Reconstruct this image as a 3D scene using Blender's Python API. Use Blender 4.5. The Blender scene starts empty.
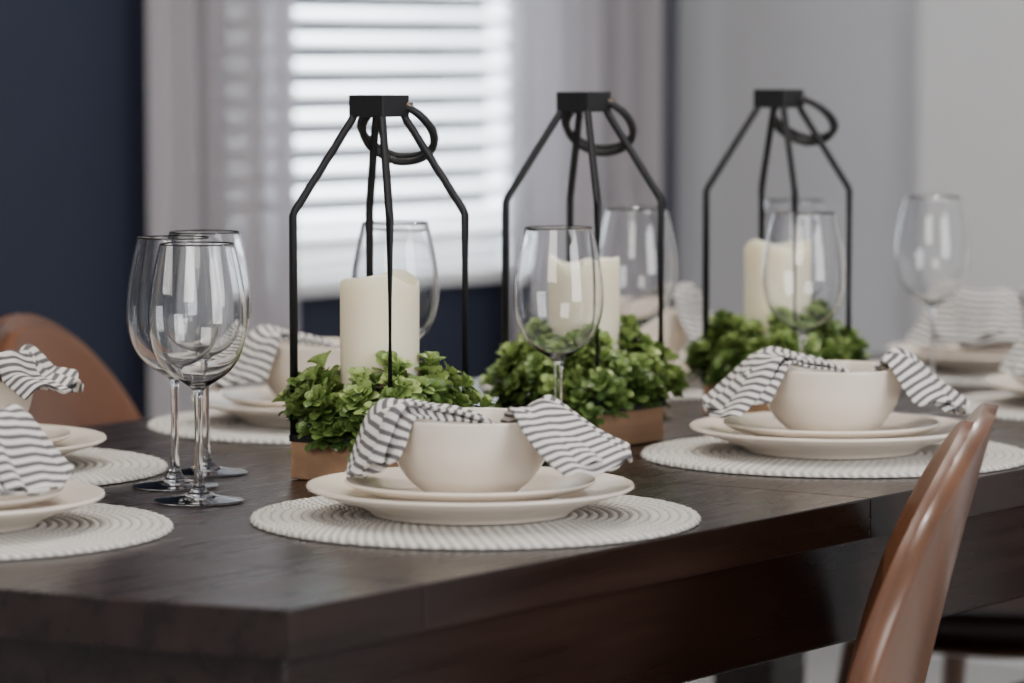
import bpy, math, random
from mathutils import Vector, Matrix, Quaternion
random.seed(7)
C = bpy.context.scene.collection
TZ = 0.76
U = Vector((0.59, 0.807, 0)).normalized()
V = Vector((-U.y, U.x, 0))
ANG_U = math.atan2(U.y, U.x)

# ------------------------------------------------------------ materials
def new_mat(name):
    m = bpy.data.materials.new(name); m.use_nodes = True
    nt = m.node_tree
    return m, nt, nt.nodes, nt.links, nt.nodes['Principled BSDF']

def simple(name, col, rough=0.5, metal=0.0, noise=0.0, nscale=20, bump=0.0, bscale=200, coat=0, sss=0, stretch=None, spec=None):
    m, nt, N, L, P = new_mat(name)
    P.inputs['Base Color'].default_value = (*col, 1)
    P.inputs['Roughness'].default_value = rough
    P.inputs['Metallic'].default_value = metal
    if spec is not None: P.inputs['Specular IOR Level'].default_value = spec
    if coat: P.inputs['Coat Weight'].default_value = coat; P.inputs['Coat Roughness'].default_value = 0.15
    if sss:
        P.inputs['Subsurface Weight'].default_value = sss
        P.inputs['Subsurface Radius'].default_value = (0.03, 0.018, 0.008)
        P.inputs['Subsurface Scale'].default_value = 0.6
    tc = N.new('ShaderNodeTexCoord'); src = tc.outputs['Object']
    if stretch:
        mp = N.new('ShaderNodeMapping'); mp.inputs['Scale'].default_value = stretch
        L.new(src, mp.inputs[0]); src = mp.outputs[0]
    if noise:
        n = N.new('ShaderNodeTexNoise'); n.inputs['Scale'].default_value = nscale; n.inputs['Detail'].default_value = 6
        L.new(src, n.inputs['Vector'])
        r = N.new('ShaderNodeMapRange'); r.inputs[1].default_value = .3; r.inputs[2].default_value = .7
        r.inputs[3].default_value = 1 - noise; r.inputs[4].default_value = 1 + noise
        L.new(n.outputs['Fac'], r.inputs[0])
        h = N.new('ShaderNodeHueSaturation'); h.inputs['Color'].default_value = (*col, 1)
        L.new(r.outputs[0], h.inputs['Value']); L.new(h.outputs[0], P.inputs['Base Color'])
    if bump:
        n = N.new('ShaderNodeTexNoise'); n.inputs['Scale'].default_value = bscale; n.inputs['Detail'].default_value = 4
        L.new(src, n.inputs['Vector'])
        b = N.new('ShaderNodeBump'); b.inputs['Strength'].default_value = bump; b.inputs['Distance'].default_value = 0.002
        L.new(n.outputs['Fac'], b.inputs['Height']); L.new(b.outputs[0], P.inputs['Normal'])
    return m

M_navy = simple('navy_paint', (0.011, 0.016, 0.036), 0.75, noise=.06, nscale=3, bump=.1, bscale=300)
M_grey = simple('grey_paint', (0.45, 0.45, 0.47), 0.8, noise=.02, nscale=2, bump=.1, bscale=300)
M_warm = simple('warm_white_wall', (0.58, 0.57, 0.56), 0.8, noise=.02, nscale=2, bump=.1, bscale=300)  # slightly lighter and warmer than the grey wall beside it
M_white = simple('white_trim_paint', (0.8, 0.8, 0.8), 0.4, noise=.02, bump=.03)
M_ceil = simple('ceiling_paint', (0.75, 0.75, 0.75), 0.9, noise=.02, bump=.1)
M_floor = simple('floor_carpet', (0.38, 0.37, 0.36), 0.85, noise=.12, nscale=60, bump=.5, bscale=150)
M_ceramic = simple('cream_stoneware', (0.80, 0.715, 0.615), 0.22, noise=.02, nscale=15, bump=.02, bscale=60)
M_metal = simple('black_iron', (0.011, 0.011, 0.012), 0.45, metal=.3, noise=.2, bump=.1, bscale=400)
M_brass = simple('bronze_screw', (0.22, 0.17, 0.13), 0.35, metal=1, noise=.1)
M_wax = simple('ivory_wax', (0.90, 0.81, 0.60), 0.42, noise=.03, nscale=12, bump=.1, bscale=50, sss=.5)
M_soil = simple('dark_moss', (0.02, 0.03, 0.012), 0.9, noise=.4, nscale=90, bump=.6)
M_walnut = simple('walnut_veneer', (0.120, 0.050, 0.024), 0.30, noise=.45, nscale=16, coat=.25, stretch=(1, 1, .08), bump=.03)
M_leather = simple('brown_leather', (0.150, 0.060, 0.029), 0.36, noise=.12, nscale=10, bump=.15, bscale=300)
M_seat = simple('dark_leather', (0.035, 0.022, 0.019), 0.4, noise=.1, bump=.2, bscale=300)
M_slat = simple('blind_slat', (0.88, 0.89, 0.9), 0.5, noise=.01)
M_block = simple('oak_block', (0.35, 0.20, 0.11), 0.6, noise=.3, nscale=22, stretch=(.18, 1, 1.6), bump=.2, bscale=80)
M_backdrop = simple('blue_backdrop', (0.14, 0.19, 0.27), 0.8, noise=.08, nscale=2, bump=.1)  # blue-grey for the backdrop added behind the blinds

def leafmat():
    m, nt, N, L, P = new_mat('boxwood_leaf')
    at = N.new('ShaderNodeAttribute'); at.attribute_name = 'shade'
    cr = N.new('ShaderNodeValToRGB')
    e = cr.color_ramp.elements
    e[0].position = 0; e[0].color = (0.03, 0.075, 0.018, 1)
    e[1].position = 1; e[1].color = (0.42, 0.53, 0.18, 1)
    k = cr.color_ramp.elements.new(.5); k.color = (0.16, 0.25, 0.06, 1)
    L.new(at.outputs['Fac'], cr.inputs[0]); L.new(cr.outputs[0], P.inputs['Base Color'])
    P.inputs['Roughness'].default_value = .36
    tr = N.new('ShaderNodeBsdfTranslucent'); L.new(cr.outputs[0], tr.inputs[0])
    mx = N.new('ShaderNodeMixShader'); mx.inputs[0].default_value = .2
    L.new(P.outputs[0], mx.inputs[1]); L.new(tr.outputs[0], mx.inputs[2])
    L.new(mx.outputs[0], N['Material Output'].inputs[0])
    return m
M_leaf = leafmat()

def glassmat():
    m, nt, N, L, P = new_mat('clear_glass')
    P.inputs['Base Color'].default_value = (0.99, 0.995, 1.0, 1)
    P.inputs['Roughness'].default_value = 0.0
    P.inputs['IOR'].default_value = 1.45
    P.inputs['Transmission Weight'].default_value = 1
    return m
M_glass = glassmat()

def panemat():
    m, nt, N, L, P = new_mat('window_pane')
    tp = N.new('ShaderNodeBsdfTransparent'); gl = N.new('ShaderNodeBsdfGlossy'); gl.inputs['Roughness'].default_value = .02
    mx = N.new('ShaderNodeMixShader'); mx.inputs[0].default_value = .05
    L.new(tp.outputs[0], mx.inputs[1]); L.new(gl.outputs[0], mx.inputs[2]); L.new(mx.outputs[0], N['Material Output'].inputs[0])
    return m
M_pane = panemat()

def curtainmat():
    m, nt, N, L, P = new_mat('sheer_linen')
    tc = N.new('ShaderNodeTexCoord')
    n = N.new('ShaderNodeTexNoise'); n.inputs['Scale'].default_value = 250
    mp = N.new('ShaderNodeMapping'); mp.inputs['Scale'].default_value = (1, 1, .2)
    L.new(tc.outputs['Object'], mp.inputs[0]); L.new(mp.outputs[0], n.inputs['Vector'])
    b = N.new('ShaderNodeBump'); b.inputs['Strength'].default_value = .2; b.inputs['Distance'].default_value = .001
    L.new(n.outputs['Fac'], b.inputs['Height']); L.new(b.outputs[0], P.inputs['Normal'])
    P.inputs['Base Color'].default_value = (0.42, 0.395, 0.415, 1)
    P.inputs['Roughness'].default_value = .9
    tr = N.new('ShaderNodeBsdfTranslucent'); tr.inputs[0].default_value = (0.46, 0.445, 0.48, 1)
    tp = N.new('ShaderNodeBsdfTransparent')
    mx = N.new('ShaderNodeMixShader'); mx.inputs[0].default_value = .25
    L.new(P.outputs[0], mx.inputs[1]); L.new(tr.outputs[0], mx.inputs[2])
    m2 = N.new('ShaderNodeMixShader'); m2.inputs[0].default_value = .04
    L.new(mx.outputs[0], m2.inputs[1]); L.new(tp.outputs[0], m2.inputs[2])
    L.new(m2.outputs[0], N['Material Output'].inputs[0])
    return m
M_curtain = curtainmat()

def napkinmat():
    m, nt, N, L, P = new_mat('striped_cotton')
    uv = N.new('ShaderNodeUVMap'); uv.uv_map = 'UVMap'
    sp = N.new('ShaderNodeSeparateXYZ'); L.new(uv.outputs[0], sp.inputs[0])
    d = N.new('ShaderNodeMath'); d.operation = 'MULTIPLY'; d.inputs[1].default_value = 1 / .0086
    L.new(sp.outputs[0], d.inputs[0])
    f = N.new('ShaderNodeMath'); f.operation = 'FRACT'; L.new(d.outputs[0], f.inputs[0])
    cr = N.new('ShaderNodeValToRGB'); e = cr.color_ramp.elements
    W = (0.68, 0.66, 0.63, 1); G = (0.115, 0.105, 0.11, 1)
    e[0].position = 0.0; e[0].color = W; e[1].position = .46; e[1].color = W
    for p, c in ((.53, G), (.94, G), (1.0, W)):
        k = cr.color_ramp.elements.new(p); k.color = c
    L.new(f.outputs[0], cr.inputs[0]); L.new(cr.outputs[0], P.inputs['Base Color'])
    P.inputs['Roughness'].default_value = .9
    n = N.new('ShaderNodeTexNoise'); n.inputs['Scale'].default_value = 900
    L.new(uv.outputs[0], n.inputs['Vector'])
    b = N.new('ShaderNodeBump'); b.inputs['Strength'].default_value = .3; b.inputs['Distance'].default_value = .001
    L.new(n.outputs['Fac'], b.inputs['Height']); L.new(b.outputs[0], P.inputs['Normal'])
    return m
M_napkin = napkinmat()

MP = .0086   # braid pitch
def placematmat():
    m, nt, N, L, P = new_mat('woven_cotton')
    uv = N.new('ShaderNodeUVMap'); uv.uv_map = 'UVMap'   # u = angle turns, v = radius in m
    sp = N.new('ShaderNodeSeparateXYZ'); L.new(uv.outputs[0], sp.inputs[0])
    def math_(op, a, b=None):
        x = N.new('ShaderNodeMath'); x.operation = op
        for i, q in enumerate((a, b)):
            if q is None: continue
            if isinstance(q, (int, float)): x.inputs[i].default_value = q
            else: L.new(q, x.inputs[i])
        return x.outputs[0]
    u, v = sp.outputs[0], sp.outputs[1]
    ring = math_('FLOOR', math_('DIVIDE', v, MP))
    fr = math_('FRACT', math_('DIVIDE', v, MP))
    cnt = math_('ROUND', math_('MULTIPLY', math_('ADD', ring, .6), 6.0))
    ang = math_('MULTIPLY', math_('MULTIPLY', u, cnt), 2 * math.pi)
    pp = math_('PINGPONG', fr, .5)
    ph = math_('ADD', math_('MULTIPLY', pp, 7.0), math_('MULTIPLY', ring, 2.4))
    s = math_('SINE', math_('ADD', ang, ph))
    s = math_('ADD', math_('MULTIPLY', s, .5), .5)
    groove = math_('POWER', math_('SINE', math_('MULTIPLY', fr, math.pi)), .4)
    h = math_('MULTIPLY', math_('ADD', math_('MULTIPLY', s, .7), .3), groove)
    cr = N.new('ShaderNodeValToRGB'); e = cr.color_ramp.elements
    e[0].position = 0.05; e[0].color = (0.24, 0.225, 0.205, 1); e[1].position = .6; e[1].color = (0.69, 0.66, 0.615, 1)  # dark end puts the shade of the braid grooves into the colour
    L.new(h, cr.inputs[0]); L.new(cr.outputs[0], P.inputs['Base Color'])
    b = N.new('ShaderNodeBump'); b.inputs['Strength'].default_value = .9; b.inputs['Distance'].default_value = .003
    L.new(h, b.inputs['Height']); L.new(b.outputs[0], P.inputs['Normal'])
    P.inputs['Roughness'].default_value = .95
    return m
M_mat = placematmat()

def tablemat():
    m, nt, N, L, P = new_mat('espresso_wood')
    tc = N.new('ShaderNodeTexCoord')
    mp = N.new('ShaderNodeMapping'); mp.inputs['Scale'].default_value = (.25, 3.0, 3.0)
    L.new(tc.outputs['Object'], mp.inputs[0])
    n = N.new('ShaderNodeTexNoise'); n.inputs['Scale'].default_value = 14; n.inputs['Detail'].default_value = 8
    L.new(mp.outputs[0], n.inputs['Vector'])
    cr = N.new('ShaderNodeValToRGB'); e = cr.color_ramp.elements
    e[0].position = .3; e[0].color = (0.0085, 0.0047, 0.0038, 1); e[1].position = .75; e[1].color = (0.027, 0.0145, 0.011, 1)
    L.new(n.outputs['Fac'], cr.inputs[0]); L.new(cr.outputs[0], P.inputs['Base Color'])
    rr = N.new('ShaderNodeMapRange'); rr.inputs[3].default_value = .22; rr.inputs[4].default_value = .34
    L.new(n.outputs['Fac'], rr.inputs[0]); L.new(rr.outputs[0], P.inputs['Roughness'])
    b = N.new('ShaderNodeBump'); b.inputs['Strength'].default_value = .06; b.inputs['Distance'].default_value = .001
    L.new(n.outputs['Fac'], b.inputs['Height']); L.new(b.outputs[0], P.inputs['Normal'])
    P.inputs['Specular IOR Level'].default_value = .40
    return m
M_table = tablemat()

# ------------------------------------------------------------ mesh helpers
def mk(name, verts, faces, mat, smooth=True, parent=None, loc=None, rotz=0):
    me = bpy.data.meshes.new(name); me.from_pydata([tuple(v) for v in verts], [], faces); me.update()
    ob = bpy.data.objects.new(name, me); C.objects.link(ob)
    if mat: me.materials.append(mat)
    if smooth:
        for p in me.polygons: p.use_smooth = True
    if parent: ob.parent = parent
    if loc is not None: ob.location = loc
    ob.rotation_euler[2] = rotz
    return ob

def empty(name, loc, rotz=0):
    e = bpy.data.objects.new(name, None); e.empty_display_size = .05
    e.location = loc; e.rotation_euler[2] = rotz; C.objects.link(e); return e

def box(name, cx, cy, cz, sx, sy, sz, mat, parent=None, bevel=0.0, rotz=0):
    v = [(x * sx / 2, y * sy / 2, z * sz / 2) for x in (-1, 1) for y in (-1, 1) for z in (-1, 1)]
    f = [(0, 1, 3, 2), (4, 6, 7, 5), (0, 4, 5, 1), (2, 3, 7, 6), (0, 2, 6, 4), (1, 5, 7, 3)]
    ob = mk(name, v, f, mat, False, parent, (cx, cy, cz), rotz)
    if bevel:
        b = ob.modifiers.new('b', 'BEVEL'); b.width = bevel; b.segments = 3
    return ob

def wbox(name, a, along, normal, length, depth, z0, z1, mat, bevel=0, parent=None):
    a = Vector((a[0], a[1], 0)); c = a + along * length / 2 + normal * depth / 2
    return box(name, c.x, c.y, (z0 + z1) / 2, length, abs(depth), z1 - z0, mat, parent, bevel, math.atan2(along.y, along.x))

def lathe(name, prof, mat, seg=72, parent=None, loc=None, closed=False):
    v = []; f = []; n = len(prof)
    for i in range(seg):
        a = 2 * math.pi * i / seg
        for r, z in prof: v.append((r * math.cos(a), r * math.sin(a), z))
    for i in range(seg):
        j = (i + 1) % seg
        for k in range(n - 1 if not closed else n):
            l = (k + 1) % n
            f.append((i * n + k, j * n + k, j * n + l, i * n + l))
    return mk(name, v, f, mat, True, parent, loc)

def catmull(pts, n):
    out = []
    P = [pts[0]] + list(pts) + [pts[-1]]
    for i in range(1, len(P) - 2):
        p0, p1, p2, p3 = [Vector(q) for q in P[i - 1:i + 3]]
        for k in range(n):
            t = k / n
            out.append(.5 * ((2 * p1) + (-p0 + p2) * t + (2 * p0 - 5 * p1 + 4 * p2 - p3) * t * t + (-p0 + 3 * p1 - 3 * p2 + p3) * t ** 3))
    out.append(Vector(P[-2])); return out

def tube(name, pts, r, mat, parent, seg=8, closed=False, square=False):
    v = []; f = []; n = len(pts); up0 = Vector((0, 0, 1))
    for i, p in enumerate(pts):
        p = Vector(p)
        a = Vector(pts[(i - 1) % n] if closed or i > 0 else pts[i]); b = Vector(pts[(i + 1) % n] if closed or i < n - 1 else pts[i])
        t = (b - a).normalized()
        s = t.cross(up0)
        if s.length < 1e-3: s = t.cross(Vector((0.0, 1, 0)))
        s.normalize(); w = s.cross(t)
        for k in range(seg):
            an = 2 * math.pi * k / seg + (math.pi / 4 if square else 0)
            v.append(p + s * math.cos(an) * r + w * math.sin(an) * r)
    m = n if closed else n - 1
    for i in range(m):
        j = (i + 1) % n
        for k in range(seg):
            l = (k + 1) % seg
            f.append((i * seg + k, i * seg + l, j * seg + l, j * seg + k))
    if not closed:
        f.append(tuple(range(seg))[::-1]); f.append(tuple((n - 1) * seg + k for k in range(seg)))
    return mk(name, v, f, mat, not square, parent)

# ------------------------------------------------------------ room
Pw = Vector((-0.205, 6.6, 0))
corner = Pw + U * 0.911
CH = 2.75
W0, W1, WZ0, WZ1 = -0.52, 0.44, 0.73, 2.15
TL = -5.0
wbox('wall_back_left', Pw + U * TL, U, V, W0 - TL, .12, 0, CH, M_navy)
wbox('wall_back_right', Pw + U * W1, U, V, .911 - W1, .12, 0, CH, M_navy)
wbox('wall_back_below', Pw + U * W0, U, V, W1 - W0, .12, 0, WZ0, M_navy)
wbox('wall_back_above', Pw + U * W0, U, V, W1 - W0, .12, WZ1, CH, M_navy)
wbox('wall_side', corner, -V, U, .60, .12, 0, CH, M_grey)
wbox('wall_side_near', corner - V * .60 - U * .06, -V, U, 3.6, .18, 0, CH, M_warm)
wbox('baseboard_side', corner - U * .015, -V, U, .60, .015, 0, .13, M_white)
wbox('baseboard_side_near', corner - V * .60 - U * .075, -V, U, 3.5, .015, 0, .13, M_white)
wbox('baseboard_back', Pw + U * TL - V * .015, U, V, .911 - TL, .015, 0, .13, M_white)
fc = Vector((0.2, 3.2, 0))
box('floor', fc.x, fc.y, -.05, 12, 9.2, .1, M_floor, rotz=ANG_U)
cc = corner - U * 2.9 - V * 2.2
box('ceiling', cc.x, cc.y, CH + .05, 6.2, 4.6, .1, M_ceil, rotz=ANG_U)
# plain backdrop added outside so the blind gaps look darker and bluer
nb = Pw + V * 5.0 - U * 5
wbox('blind_backdrop', nb, U, V, 14, .2, -1.0, 2.9, M_backdrop)

win = empty('window_1', (Pw.x, Pw.y, 0), ANG_U)
def wb(nm, x, y, z, sx, sy, sz, mat=M_white, bev=.003):
    return box(nm, x, y, z, sx, sy, sz, mat, win, bev)
wb('jamb_left', W0 + .02, .05, (WZ0 + WZ1) / 2, .04, .1, WZ1 - WZ0)
wb('jamb_right', W1 - .02, .05, (WZ0 + WZ1) / 2, .04, .1, WZ1 - WZ0)
wb('head', (W0 + W1) / 2, .05, WZ1 - .02, W1 - W0 - .08, .1, .04)
wb('sill', (W0 + W1) / 2, .035, WZ0 + .012, W1 - W0 - .08, .14, .025)
wb('sash_bottom', (W0 + W1) / 2, .10, WZ0 + .065, W1 - W0 - .08, .035, .075)
wb('meeting_rail', (W0 + W1) / 2, .10, 1.50, W1 - W0 - .08, .035, .05)
gl = wb('pane', (W0 + W1) / 2, .10, 1.45, W1 - W0 - .1, .004, 1.35, M_pane, 0)
bl = empty('window_blinds', (Pw.x, Pw.y, 0), ANG_U)
z = WZ0 + .125; i = 0
tilt = math.radians(27)
sv = []; sf = []
while z < WZ1 - .09:
    for k in range(5):
        q = -1 + k / 2
        yy = .025 * q; zz = .003 * (1 - q * q)
        y2, z2 = yy * math.cos(tilt), yy * math.sin(tilt) + zz
        for x in (W0 + .05, W1 - .05): sv.append((x, .035 + y2, z + z2))
    b0 = i * 10
    for k in range(4): sf.append((b0 + 2 * k, b0 + 2 * k + 1, b0 + 2 * k + 3, b0 + 2 * k + 2))
    z += .046; i += 1
sl = mk('slats', sv, sf, M_slat, True, bl); s = sl.modifiers.new('s', 'SOLIDIFY'); s.thickness = .003
box('headrail', (W0 + W1) / 2, .035, WZ1 - .06, W1 - W0 - .1, .055, .04, M_white, bl, .003)
box('bottom_rail', (W0 + W1) / 2, .035, WZ0 + .085, W1 - W0 - .1, .05, .02, M_white, bl, .003)
for x in (-.3, .2): tube('cord', [(x, .035, WZ0 + .08), (x, .035, WZ1 - .05)], .0015, M_white, bl, 6)

def curtain(x0, x1, seed):
    rnd = random.Random(seed); nx = 160; nz = 24
    e = empty('curtain', (Pw.x, Pw.y, 0), ANG_U)
    v = []; f = []
    ph = [rnd.uniform(0, 6.28) for _ in range(4)]
    for j in range(nz + 1):
        zz = .03 + (2.36) * j / nz
        for i in range(nx + 1):
            t = i / nx
            x = x0 + (x1 - x0) * t
            a = .026 * math.sin(t * 6.28 * 4.2 + ph[0] + .25 * math.sin(zz * 2 + ph[1])) + .010 * math.sin(t * 6.28 * 9.5 + ph[2] + zz * .7) + .012 * math.sin(t * 6.28 * 2.1 + ph[3] - zz * .4)
            v.append((x + .006 * math.sin(zz * 1.7 + t * 9), -.088 + a, zz))
    for j in range(nz):
        for i in range(nx):
            a = j * (nx + 1) + i; f.append((a, a + 1, a + nx + 2, a + nx + 1))
    mk('panel', v, f, M_curtain, True, e)
    return e
curtain(-.765, -.395, 3)
curtain(.200, .715, 5)
rod = empty('curtain_rod', (Pw.x, Pw.y, 2.42), ANG_U)
tube('pole', [(-.85, -.085, 0), (.85, -.085, 0)], .013, M_metal, rod, 12)
for x in (-.8, .78): tube('bracket', [(x, -.085, 0), (x, 0, 0)], .008, M_metal, rod, 8)

# ------------------------------------------------------------ table
K0 = Vector((-0.156, 2.51, 0)); TLn = 2.12; TW = 0.99
tab = empty('dining_table', (K0.x, K0.y, 0), ANG_U)
def outline(inset=0.0, bow=.066, n=24):
    pts = []
    L0, L1, B0, B1 = inset, TLn - inset, inset, TW - inset
    for i in range(n + 1):
        t = 1 - i / n; y = B0 + (B1 - B0) * t
        pts.append((L0 - bow * 4 * t * (1 - t), y))
    for i in range(n + 1):
        t = i / n; y = B0 + (B1 - B0) * t
        pts.append((L1 + bow * 4 * t * (1 - t), y))
    return pts
def slab(name, inset, z0, z1, bev, bow=.066):
    o = outline(inset, bow); n = len(o)
    v = [(x, y, z0) for x, y in o] + [(x, y, z1) for x, y in o]
    f = [tuple(range(n))[::-1], tuple(range(n, 2 * n))] + [(i, (i + 1) % n, n + (i + 1) % n, n + i) for i in range(n)]
    ob = mk(name, v, f, M_table, False, tab)
    b = ob.modifiers.new('b', 'BEVEL'); b.width = bev; b.segments = 4; b.limit_method = 'ANGLE'; b.angle_limit = math.radians(25)
    return ob
def top_section(nm, xa, xb, end):
    pts = []
    n = 24; bow = .066
    if end == 0:
        for i in range(n + 1):
            t = 1 - i / n; pts.append((-bow * 4 * t * (1 - t), TW * t))
        pts += [(xb, 0), (xb, TW)]
    elif end == 2:
        pts += [(xa, TW), (xa, 0)]
        for i in range(n + 1):
            t = i / n; pts.append((TLn + bow * 4 * t * (1 - t), TW * t))
    else:
        pts = [(xa, TW), (xa, 0), (xb, 0), (xb, TW)]
    k = len(pts)
    v = [(x, y, TZ - .036) for x, y in pts] + [(x, y, TZ) for x, y in pts]
    f = [tuple(range(k))[::-1], tuple(range(k, 2 * k))] + [(i, (i + 1) % k, k + (i + 1) % k, k + i) for i in range(k)]
    ob = mk(nm, v, f, M_table, False, tab)
    b = ob.modifiers.new('b', 'BEVEL'); b.width = .0018; b.segments = 3; b.limit_method = 'ANGLE'; b.angle_limit = math.radians(25)
top_section('end_board', 0, .155, 0)
top_section('top_board_1', .1551, .80, 1)
top_section('top_board_2', .8001, 1.32, 1)
top_section('top_board_3', 1.3201, TLn - .155, 1)
top_section('far_end_board', TLn - .1549, TLn, 2)
slab('apron', .035, TZ - .135, TZ - .0365, .004, .05)
for x in (.12, TLn - .12):
    for y in (.12, TW - .12):
        box('leg', x, y, (TZ - .135) / 2, .09, .09, TZ - .135, M_table, tab, .006)

# ------------------------------------------------------------ place settings
def smooth_prof(ctrl, n=5):
    return [(max(0, p.x), p.y) for p in catmull([(a, b, 0) for a, b in ctrl], n)]

BOWL = smooth_prof([(0, .004), (.020, .004), (.031, .003), (.033, 0), (.037, .0003), (.041, .004), (.0535, .015), (.0640, .032), (.0692, .050), (.0712, .0625), (.0710, .0660), (.0692, .0658), (.068, .0625), (.0655, .050), (.060, .032), (.048, .017), (.033, .010), (.012, .008), (0, .008)])
PL1 = smooth_prof([(0, .003), (.07, .003), (.078, 0), (.083, .001), (.088, .005), (.105, .012), (.125, .018), (.1365, .0225), (.1372, .0245), (.1355, .0255), (.123, .0215), (.104, .0155), (.094, .0105), (.085, .007), (.06, .006), (0, .006)])
PL2 = smooth_prof([(0, .003), (.052, .003), (.058, 0), (.063, .001), (.068, .004), (.082, .009), (.097, .0135), (.1045, .0175), (.1052, .0192), (.1035, .0200), (.094, .0165), (.080, .0125), (.070, .009), (.062, .0065), (.04, .006), (0, .006)])

def placemat(c, rz):
    rings = 22; per = 4; seg = 240
    R = MP * rings
    rs = [MP * i / per for i in range(rings * per + 1)]
    v = []; f = []; uvs = []
    n = len(rs)
    for i in range(seg + 1):
        a = 2 * math.pi * i / seg
        for k, r in enumerate(rs):
            zz = .0033 + .0012 * abs(math.sin(math.pi * k / per)) ** .7
            if k == n - 1: zz = .0004
            rr = r + (.0011 * math.sin(a * 60) * (r / R) ** 8) + .0014 * math.sin(a * 3 + c.x * 20) * (r / R)
            v.append((rr * math.cos(a), rr * math.sin(a), zz)); uvs.append((i / seg, r))
    for i in range(seg):
        for k in range(n - 1):
            f.append((i * n + k, i * n + k + 1, (i + 1) * n + k + 1, (i + 1) * n + k))
    ob = mk('placemat', v, f, M_mat, True, None, (c.x, c.y, TZ + .0004), rz)
    uvl = ob.data.uv_layers.new(name='UVMap')
    for lp in ob.data.loops: uvl.data[lp.index].uv = uvs[lp.vertex_index]
    return ob

def plate(c, prof, z):
    return lathe('plate', prof, M_ceramic, 96, None, (c.x, c.y, TZ + z))
def bowl(c, z):
    return lathe('bowl', BOWL, M_ceramic, 96, None, (c.x, c.y, TZ + z))

def napkin(c, arms, seed, zb):
    """cloth tucked into the bowl; each arm is a pleated flap that fans over the rim and falls to the plate.
    arm = (angle_deg, half_spread_deg, reach, drop, hump, fill)"""
    rnd = random.Random(seed)
    root = empty('napkin', (c.x, c.y, TZ), 0)
    top = zb + .0660
    num = 0
    for (ad, hd, reach, drop, hump, fill) in arms:
        for layer in range(2):
            num += 1
            th0 = math.radians(ad) + rnd.uniform(-.05, .05) + (.14 if layer else 0)
            hs = math.radians(hd) * (1 - .04 * layer)
            o = .0036 * (1 - layer) + .0018
            k = 1 - .12 * layer
            e = reach - .074
            if fill:
                inner = [(-.030, top - .022), (-.012, top - .006), (.014, top - .0020 + hump * .3 + o), (.040, top + .0005 + hump * .7 + o)]
            else:
                inner = [(.006, top - .036), (.024, top - .026), (.042, top - .012 + hump * .3)]
            path = inner + [(.0635, top + .0040 + o + hump), (.0745, top + .0020 + o + hump * .7),
                    (.0805 + e * .12, top - drop * .16 + o), (.081 + e * .38 * k, top - drop * .45 * k + o), (.081 + e * .68 * k, top - drop * .75 * k + o), (.080 + e * k, top - drop * k + o)]
            P = catmull([(a, 0, b) for a, b in path], 9)
            n = len(P); nw = 64
            S = [0]
            for i in range(1, n): S.append(S[-1] + (P[i] - P[i - 1]).length)
            tot = S[-1]
            irim = max(range(n), key=lambda q: -abs(P[q].x - .070))
            srim = S[irim]
            ph = rnd.uniform(0, 6.28); ph2 = rnd.uniform(0, 6.28); ph3 = rnd.uniform(0, 6.28)
            sgn = 1 if rnd.random() < .5 else -1
            v = []; uv = []; f = []
            for i in range(n):
                t = (P[min(i + 1, n - 1)] - P[max(i - 1, 0)]).normalized()
                nr = Vector((-t.z, 0, t.x))
                so = max(0, (S[i] - srim) / (tot - srim))
                for j in range(nw + 1):
                    w = -1 + 2 * j / nw
                    amp = .0012 + .0040 * so
                    ww = w + .10 * math.sin(so * 3 + ph3)
                    fold = amp * (math.sin(ww * 4.6 + ph) + .5 * math.sin(ww * 9 + ph2 + so * 2)) + .0007 * math.sin(ww * 17 + ph3 + so * 3) * so
                    gather = .0030 * math.sin(ww * 6 + ph2 + P[i].x * 40) * math.exp(-((P[i].x - .055) / .03) ** 2) * (1 - so)
                    endk = max(0, so - .35) / .65
                    slide = (.010 * w * sgn - .012 * w * w) * endk
                    roll = -.0045 * max(0, abs(w) - .88) / .12 * min(1, so * 2 + .3)
                    p = P[i] + nr * (fold + amp * 1.3 + roll) + t * slide + Vector((0, 0, max(-.001, gather)))
                    r = p.x
                    if p.z < top and .070 < r < .0762: r = .0762
                    if abs(r) > .05:
                        sc = 1 - .12 * max(0, r - .085) / .05
                        a = th0 + w * hs * sc; X, Y = r * math.cos(a), r * math.sin(a)
                    else:
                        hw = .05 * math.sin(hs)
                        b2 = (r - .05 * (1 - math.cos(w * hs)) * max(0, r / .05), w * hw * (math.sin(w * hs) / (w * math.sin(hs)) if abs(w) > 1e-3 else hs / math.sin(hs)))
                        X = b2[0] * math.cos(th0) - b2[1] * math.sin(th0); Y = b2[0] * math.sin(th0) + b2[1] * math.cos(th0)
                    zf = max(p.z, zb + .0150 + max(0, r - .105) * .22 + .003 * (1 - layer))
                    v.append((X, Y, zf))
                    uv.append((S[i] + .008 * w * sgn + .0035 * layer + slide, w * hs * .07))
            for i in range(n - 1):
                for j in range(nw):
                    a = i * (nw + 1) + j; f.append((a, a + 1, a + nw + 2, a + nw + 1))
            ob = mk('cloth_fold_%d' % num, v, f, M_napkin, True, root)
            ul = ob.data.uv_layers.new(name='UVMap')
            for lp in ob.data.loops: ul.data[lp.index].uv = uv[lp.vertex_index]
            sm = ob.modifiers.new('s', 'SOLIDIFY'); sm.thickness = .0026; sm.offset = 0
            ss = ob.modifiers.new('ss', 'SUBSURF'); ss.levels = 1; ss.render_levels = 1
    return root

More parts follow.
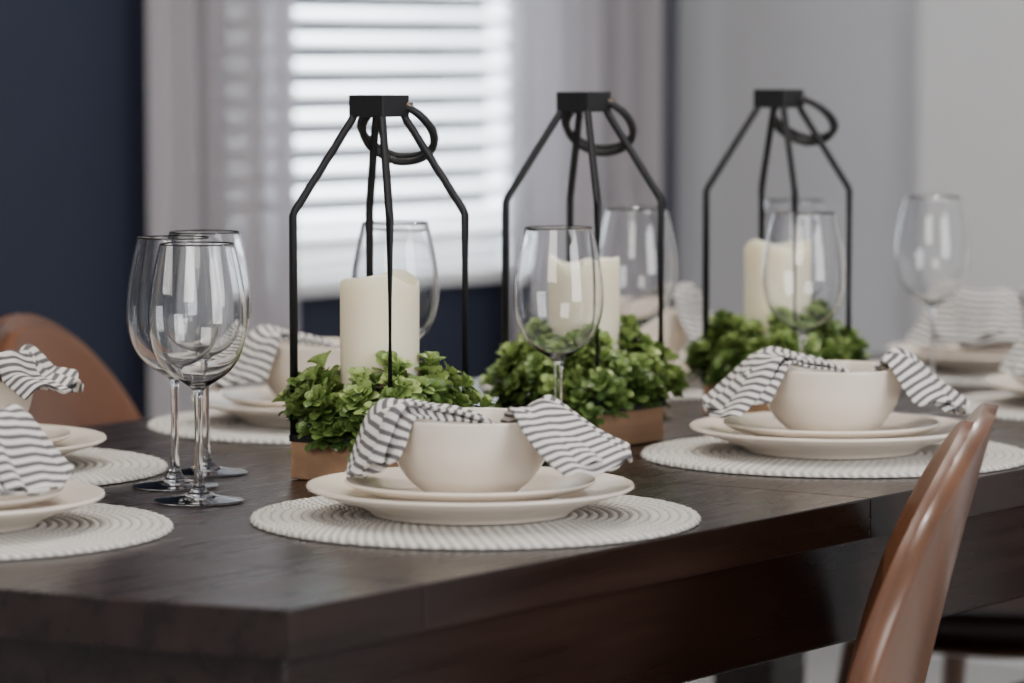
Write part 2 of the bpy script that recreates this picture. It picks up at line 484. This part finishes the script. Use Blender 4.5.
settings = [
    (Vector((-0.030, 3.005, 0)), [(186, 38, .090, .060, .000, 1), (-20, 38, .134, .044, .001, 0)]),
    (Vector((0.316, 3.49, 0)), [(186, 40, .114, .054, .002, 1), (-14, 34, .122, .050, .000, 0)]),
    (Vector((-0.467, 2.93, 0)), [(190, 36, .10, .06, .003, 1), (-30, 34, .106, .058, .003, 0)]),
    (Vector((-0.515, 3.37, 0)), [(190, 36, .10, .06, .003, 1), (-20, 32, .112, .018, .014, 0)]),
    (Vector((-0.195, 3.78, 0)), [(196, 38, .110, .056, .003, 1), (-12, 36, .108, .055, .003, 0)]),
    (Vector((0.150, 4.25, 0)), [(170, 36, .105, .060, .004, 0), (-20, 34, .098, .045, .020, 1)]),
    (Vector((0.605, 4.42, 0)), [(228, 46, .106, .054, .006, 1), (-40, 36, .110, .05, .004, 0)]),
    (Vector((0.665, 3.97, 0)), [(200, 36, .11, .06, .004, 1), (-20, 36, .11, .05, .003, 0)]),
]
for i, (c, arms) in enumerate(settings):
    placemat(c, i * .7)
    pc = c + Vector((-.005, 0, 0))
    plate(pc, PL1, .0056); plate(pc, PL2, .0150)
    bowl(pc, .0218)
    napkin(pc, arms, 11 + i, .0218)

# ------------------------------------------------------------ wine glasses
def glass_profile():
    out = [(0, 0), (.034, 0), (.0385, .0006), (.0385, .0016), (.030, .003), (.016, .0055), (.0075, .010), (.0045, .018), (.0036, .035), (.0034, .065), (.0038, .088), (.0058, .0985), (.0150, .1045), (.0275, .1135), (.0370, .1270), (.0420, .1450), (.0432, .1610), (.0417, .1810), (.0375, .2040), (.0328, .2245)]
    inn = [(.0325, .2249), (.0321, .2245), (.0367, .2040), (.0409, .1810), (.0424, .1610), (.0412, .1450), (.0362, .1278), (.0268, .1150), (.0143, .1066), (.005, .1035), (0, .1028)]
    return smooth_prof(out + inn, 4)
GP = glass_profile()
for x, y in [(-.274, 3.13), (-.305, 3.24), (-.286, 3.345), (.0445, 3.43), (-.115, 3.54), (.134, 3.86), (.305, 3.755), (.322, 4.09), (.490, 4.19)]:
    lathe('wine_glass', GP, M_glass, 72, None, (x, y, TZ + .0004))

# ------------------------------------------------------------ lanterns
def leaf(v, f, sh, origin, d, nrm, L_, shade):
    side = d.cross(nrm).normalized(); nrm = side.cross(d).normalized()
    rows = [(0, .10), (.18, .30), (.42, .72), (.66, 1.0), (.86, .86), (.96, .50), (1.0, .16)]
    b = len(v); W = L_ * .40
    for t, w in rows:
        cup = .14 * L_ * math.sin(t * 2.4) - .06 * L_ * t * t
        for q in (-1, 0, 1):
            v.append(origin + d * L_ * t + side * q * w * W + nrm * (cup + .12 * L_ * w * (q * q)))
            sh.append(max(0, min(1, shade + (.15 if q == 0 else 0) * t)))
    for i in range(len(rows) - 1):
        for q in range(2):
            a = b + i * 3 + q; f.append((a, a + 1, a + 4, a + 3))

def foliage(root, seed, hs, zbase, rc):
    rnd = random.Random(seed); v = []; f = []; sh = []
    n = 270
    for k in range(n):
        while True:
            x = rnd.uniform(-hs, hs); y = rnd.uniform(-hs, hs)
            r = math.hypot(x, y)
            if r > rc + .004: break
        out = Vector((x, y, 0)).normalized()
        edge = max(abs(x), abs(y)) / hs
        hmax = .070 - .034 * max(0, edge - .6) / .4 + .010 * math.sin(x * 90 + seed) * math.cos(y * 80)
        h = hmax * (rnd.random() ** .6) - .001
        c = Vector((x, y, zbase)) + Vector((0, 0, h))
        if edge > .80:
            c += out * rnd.uniform(0, .011)
            if rnd.random() < .4: c.z -= .009
        ax = (Vector((0, 0, 1)) * rnd.uniform(.6, 1.0) + out * rnd.uniform(.1, .9) * edge + Vector((rnd.uniform(-.35, .35), rnd.uniform(-.35, .35), 0))).normalized()
        t1 = ax.orthogonal().normalized(); t2 = ax.cross(t1)
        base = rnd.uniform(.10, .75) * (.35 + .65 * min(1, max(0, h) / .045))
        a0 = rnd.uniform(0, 6.28)
        for ring, (m, op, ln, up) in enumerate(((5, 1.45, 1.0, -.008), (5, 1.0, 1.0, 0), (3, .5, .75, .003))):
            for q in range(m):
                a = a0 + 6.283 * q / m + rnd.uniform(-.22, .22) + ring * .63
                o2 = op + rnd.uniform(-.15, .15)
                rd = t1 * math.cos(a) + t2 * math.sin(a)
                dd = (ax * math.cos(o2) + rd * math.sin(o2)).normalized()
                nn = (ax * math.sin(o2) - rd * math.cos(o2)).normalized()
                og = c + rd * .001 + ax * up
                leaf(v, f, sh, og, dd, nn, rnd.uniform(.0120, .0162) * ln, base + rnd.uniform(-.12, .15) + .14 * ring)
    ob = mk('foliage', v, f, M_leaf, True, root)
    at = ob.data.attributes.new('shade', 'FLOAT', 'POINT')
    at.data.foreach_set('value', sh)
    return ob

def candle(root, r, z0, h, seed):
    rnd = random.Random(seed); seg = 64; v = []; f = []
    ph = rnd.uniform(0, 6.28)
    prof = [(r * .97, 0), (r, .002), (r, h * .5), (r, h - .012), (r * .995, h - .002), (r * .96, h), (r * .90, h - .004), (r * .7, h - .014), (r * .3, h - .016), (0.0005, h - .016)]
    n = len(prof)
    for i in range(seg):
        a = 6.28318 * i / seg
        wav = .0040 * math.sin(a * 2 + ph) + .0024 * math.sin(a * 3 + ph * 2) + .001 * math.sin(5 * a)
        for k, (rr, zz) in enumerate(prof):
            dz = wav if 3 <= k <= 6 else 0
            v.append((rr * math.cos(a), rr * math.sin(a), z0 + zz + dz))
    for i in range(seg):
        j = (i + 1) % seg
        for k in range(n - 1): f.append((i * n + k, j * n + k, j * n + k + 1, i * n + k + 1))
    f.append(tuple(i * n for i in range(seg))[::-1])
    mk('candle', v, f, M_wax, True, root)
    tube('wick', [(0, 0, z0 + h - .017), (.0005, 0, z0 + h - .006), (.0015, 0, z0 + h - .002)], .0009, M_metal, root, 6)

def lantern(x, y, seed, dx=0.0, slope=.25):
    root = empty('candle_lantern', (x, y, TZ), ANG_U)
    s = .1175; hs = s / 2
    box('wood_base', 0, 0, .0180, s, s, .0345, M_block, root, .0015)
    t = .004
    for sx, sy, lx, ly in ((0, -1, s + .002, t), (0, 1, s + .002, t), (-1, 0, t, s - .006), (1, 0, t, s - .006)):
        box('tray_rim', sx * (hs - t / 2 + .001), sy * (hs - t / 2 + .001), .0385, lx, ly, .0065, M_metal, root, .0005)
    box('moss_bed', 0, 0, .040, s - .012, s - .012, .010, M_soil, root, .002)
    zc, zsh = .332, .247
    for sx in (-1, 1):
        for sy in (-1, 1):
            a = hs - .0025
            pts = [(sx * a, sy * a, .036), (sx * a, sy * a, zsh - .004), (sx * (a - .0015), sy * (a - .0015), zsh + .001), (sx * .018, sy * .018, zc - .002), (sx * .016, sy * .016, zc + .004)]
            tube('post', pts, .0038, M_metal, root, 8)
    box('cap', 0, 0, .3435, .040, .040, .020, M_metal, root, .0012)
    d = Vector((1, -1, 0)).normalized(); bk = Vector((1, 1, 0)).normalized(); Z = Vector((0, 0, 1))
    tube('screw', [tuple(d * .020 + Z * .3435), tuple(d * .031 + Z * .3435)], .0036, M_brass, root, 10)
    # drooping cord loop: two strands side by side, heavier (wider) at the bottom
    for q, (Rr, tl) in enumerate(((.0345, 0.0), (.0330, .22))):
        hang = (-Z * (.60 + tl) + bk * .74 + d * dx).normalized()
        wide = d * .95 - Z * (slope + .08 * q)
        wide = (wide - hang * wide.dot(hang)).normalized()
        c = d * .020 + Z * .3435 + hang * Rr
        pts = []
        for k in range(48):
            a = 6.28318 * k / 48
            ca, sa = math.cos(a), math.sin(a)
            wdt = Rr * (1.02 + .14 * ca)
            p = c + hang * Rr * ca + wide * wdt * sa - Z * .0035 * (1 - abs(sa)) * (1 if ca > 0 else 0)
            pts.append(tuple(p))
        tube('cord_loop_%d' % (q + 1), pts, .0036, M_metal, root, 10, closed=True)
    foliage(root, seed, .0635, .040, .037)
    candle(root, .0365, .0455, .140, seed)

lantern(-.122, 3.31, 21, .02, .40)
lantern(.072, 3.62, 33, .02, .36)
lantern(.289, 3.91, 47, .40, .46)

# ------------------------------------------------------------ chairs
def chair(x, y, f):
    f = Vector((f[0], f[1], 0)).normalized()
    rz = math.atan2(f.y, f.x) - math.pi / 2
    root = empty('dining_chair', (x, y, 0), rz)
    def backsurf(nm, mat, off, sc, th):
        v = []; fc = []; na = 28; nb = 28
        for j in range(nb + 1):
            b = j / nb
            b = 1 - (1 - b) ** 1.6
            bb = .5 + (b - .5) * sc
            hw = .205 * sc * math.sqrt(max(0.0004, 1 - abs((b - .4) / .6) ** 2.5))
            zz = .44 + .42 * bb
            for i in range(na + 1):
                a = -1 + 2 * i / na
                xx = a * hw
                yy = -.220 - .090 * bb ** 1.3 + .052 * (xx / .205) ** 2 * (1 - .2 * bb) + off
                v.append((xx, yy, zz))
        for j in range(nb):
            for i in range(na):
                a = j * (na + 1) + i; fc.append((a, a + 1, a + na + 2, a + na + 1))
        ob = mk(nm, v, fc, mat, True, root)
        s = ob.modifiers.new('s', 'SOLIDIFY'); s.thickness = th; s.offset = 0
        bv = ob.modifiers.new('b', 'BEVEL'); bv.width = th * .3; bv.segments = 2; bv.limit_method = 'ANGLE'; bv.angle_limit = 1.0
        return ob
    backsurf('back_shell', M_walnut, 0, 1, .012)
    backsurf('back_pad', M_leather, .012, .93, .014)
    def seat(nm, mat, z0, z1, sx, sy):
        v = []; fc = []; n = 48
        rows = [(z0, .90), (z0 + .004, .97), ((z0 + z1) / 2, 1.0), (z1 - .006, .975), (z1 - .001, .90), (z1 + .003, .6), (z1 + .002, .02)]
        for zz, k in rows:
            for i in range(n):
                a = 6.28318 * i / n; c, s_ = math.cos(a), math.sin(a)
                xx = math.copysign(abs(c) ** .72, c) * sx * k; yy = math.copysign(abs(s_) ** .72, s_) * sy * k
                v.append((xx, yy + .02, zz + .012 * (xx / sx) ** 2 + .01 * max(0, -yy) / sy))
        for r in range(len(rows) - 1):
            for i in range(n):
                j = (i + 1) % n; fc.append((r * n + i, r * n + j, (r + 1) * n + j, (r + 1) * n + i))
        fc.append(tuple(range(n))[::-1]); fc.append(tuple((len(rows) - 1) * n + i for i in range(n)))
        mk(nm, v, fc, mat, True, root)
    seat('seat_shell', M_walnut, .405, .422, .235, .215)
    seat('seat_cushion', M_seat, .424, .462, .225, .205)
    tube('back_spine', catmull([(0, -.02, .40), (0, -.19, .405), (0, -.238, .44), (0, -.262, .56)], 6), .014, M_metal, root, 10)
    for sx in (-1, 1):
        for sy in (-1, 1):
            top = Vector((sx * .15, .03 + sy * .13, .404)); bot = Vector((sx * .205, .03 + sy * .19, .0))
            v = []; n = 12
            for p, r in ((top, .018), (bot, .010)):
                for k in range(n):
                    a = 6.28318 * k / n; v.append((p.x + r * math.cos(a), p.y + r * math.sin(a), p.z))
            fc = [(k, (k + 1) % n, n + (k + 1) % n, n + k) for k in range(n)] + [tuple(range(n)), tuple(range(n, 2 * n))[::-1]]
            mk('leg', v, fc, M_walnut, True, root)
    return root

def chair_back_at(bx, by, f):
    f = Vector((f[0], f[1], 0)).normalized()
    return chair(bx + f.x * .31, by + f.y * .31, f)
chair_back_at(.398, 2.975, (-.985, .13))
chair_back_at(-.560, 4.03, (.965, -.27))
chair(.66, 4.62, (-U.x, -U.y))
chair(.76, 3.86, (V.x, V.y))

# ------------------------------------------------------------ lights
def area(name, loc, target, sx, sy, power, col):
    l = bpy.data.lights.new(name, 'AREA'); l.shape = 'RECTANGLE'; l.size = sx; l.size_y = sy; l.energy = power; l.color = col
    o = bpy.data.objects.new(name, l); C.objects.link(o); o.location = loc
    o.rotation_euler = (Vector(target) - Vector(loc)).to_track_quat('-Z', 'Y').to_euler()
    return o
wc = Pw + V * 1.3
area('daylight_outside', (wc.x, wc.y, 3.6), (Pw.x, Pw.y, 1.2), 2.4, 1.6, 2000, (.84, .93, 1))
area('right_fill', (3.0, .6, 1.5), (.1, 3.3, .9), 1.8, 2.0, 105, (.98, .98, 1))  # unseen soft fill added from the right; no door stands there
area('rear_fill', (-1.5, -1.2, 2.4), (0, 3.3, .8), 2.0, 1.5, 88, (1, .95, .89))  # unseen soft fill added behind the camera
for i, (x, y) in enumerate([(-.5, 2.6), (.2, 3.6), (.7, 4.6), (-.9, 4.2)]):
    l = bpy.data.lights.new('ceiling_downlight', 'AREA'); l.shape = 'DISK'; l.size = .13; l.energy = 15; l.color = (1, .93, .85)
    o = bpy.data.objects.new('ceiling_downlight', l); C.objects.link(o); o.location = (x, y, CH - .02)

w = bpy.data.worlds.new('World'); bpy.context.scene.world = w; w.use_nodes = True
bg = w.node_tree.nodes['Background']; bg.inputs[0].default_value = (.76, .79, .85, 1); bg.inputs[1].default_value = .62

# ------------------------------------------------------------ camera
cam = bpy.data.cameras.new('camera'); co = bpy.data.objects.new('camera', cam); C.objects.link(co)
co.location = (0, 0, TZ + .387)
co.rotation_euler = (math.radians(90 - 4.5), 0, 0)
cam.sensor_width = 36; cam.lens = 36 * 3600 / 1024
cam.clip_start = .05
cam.dof.use_dof = True; cam.dof.focus_distance = 3.18; cam.dof.aperture_fstop = 4.3
bpy.context.scene.camera = co
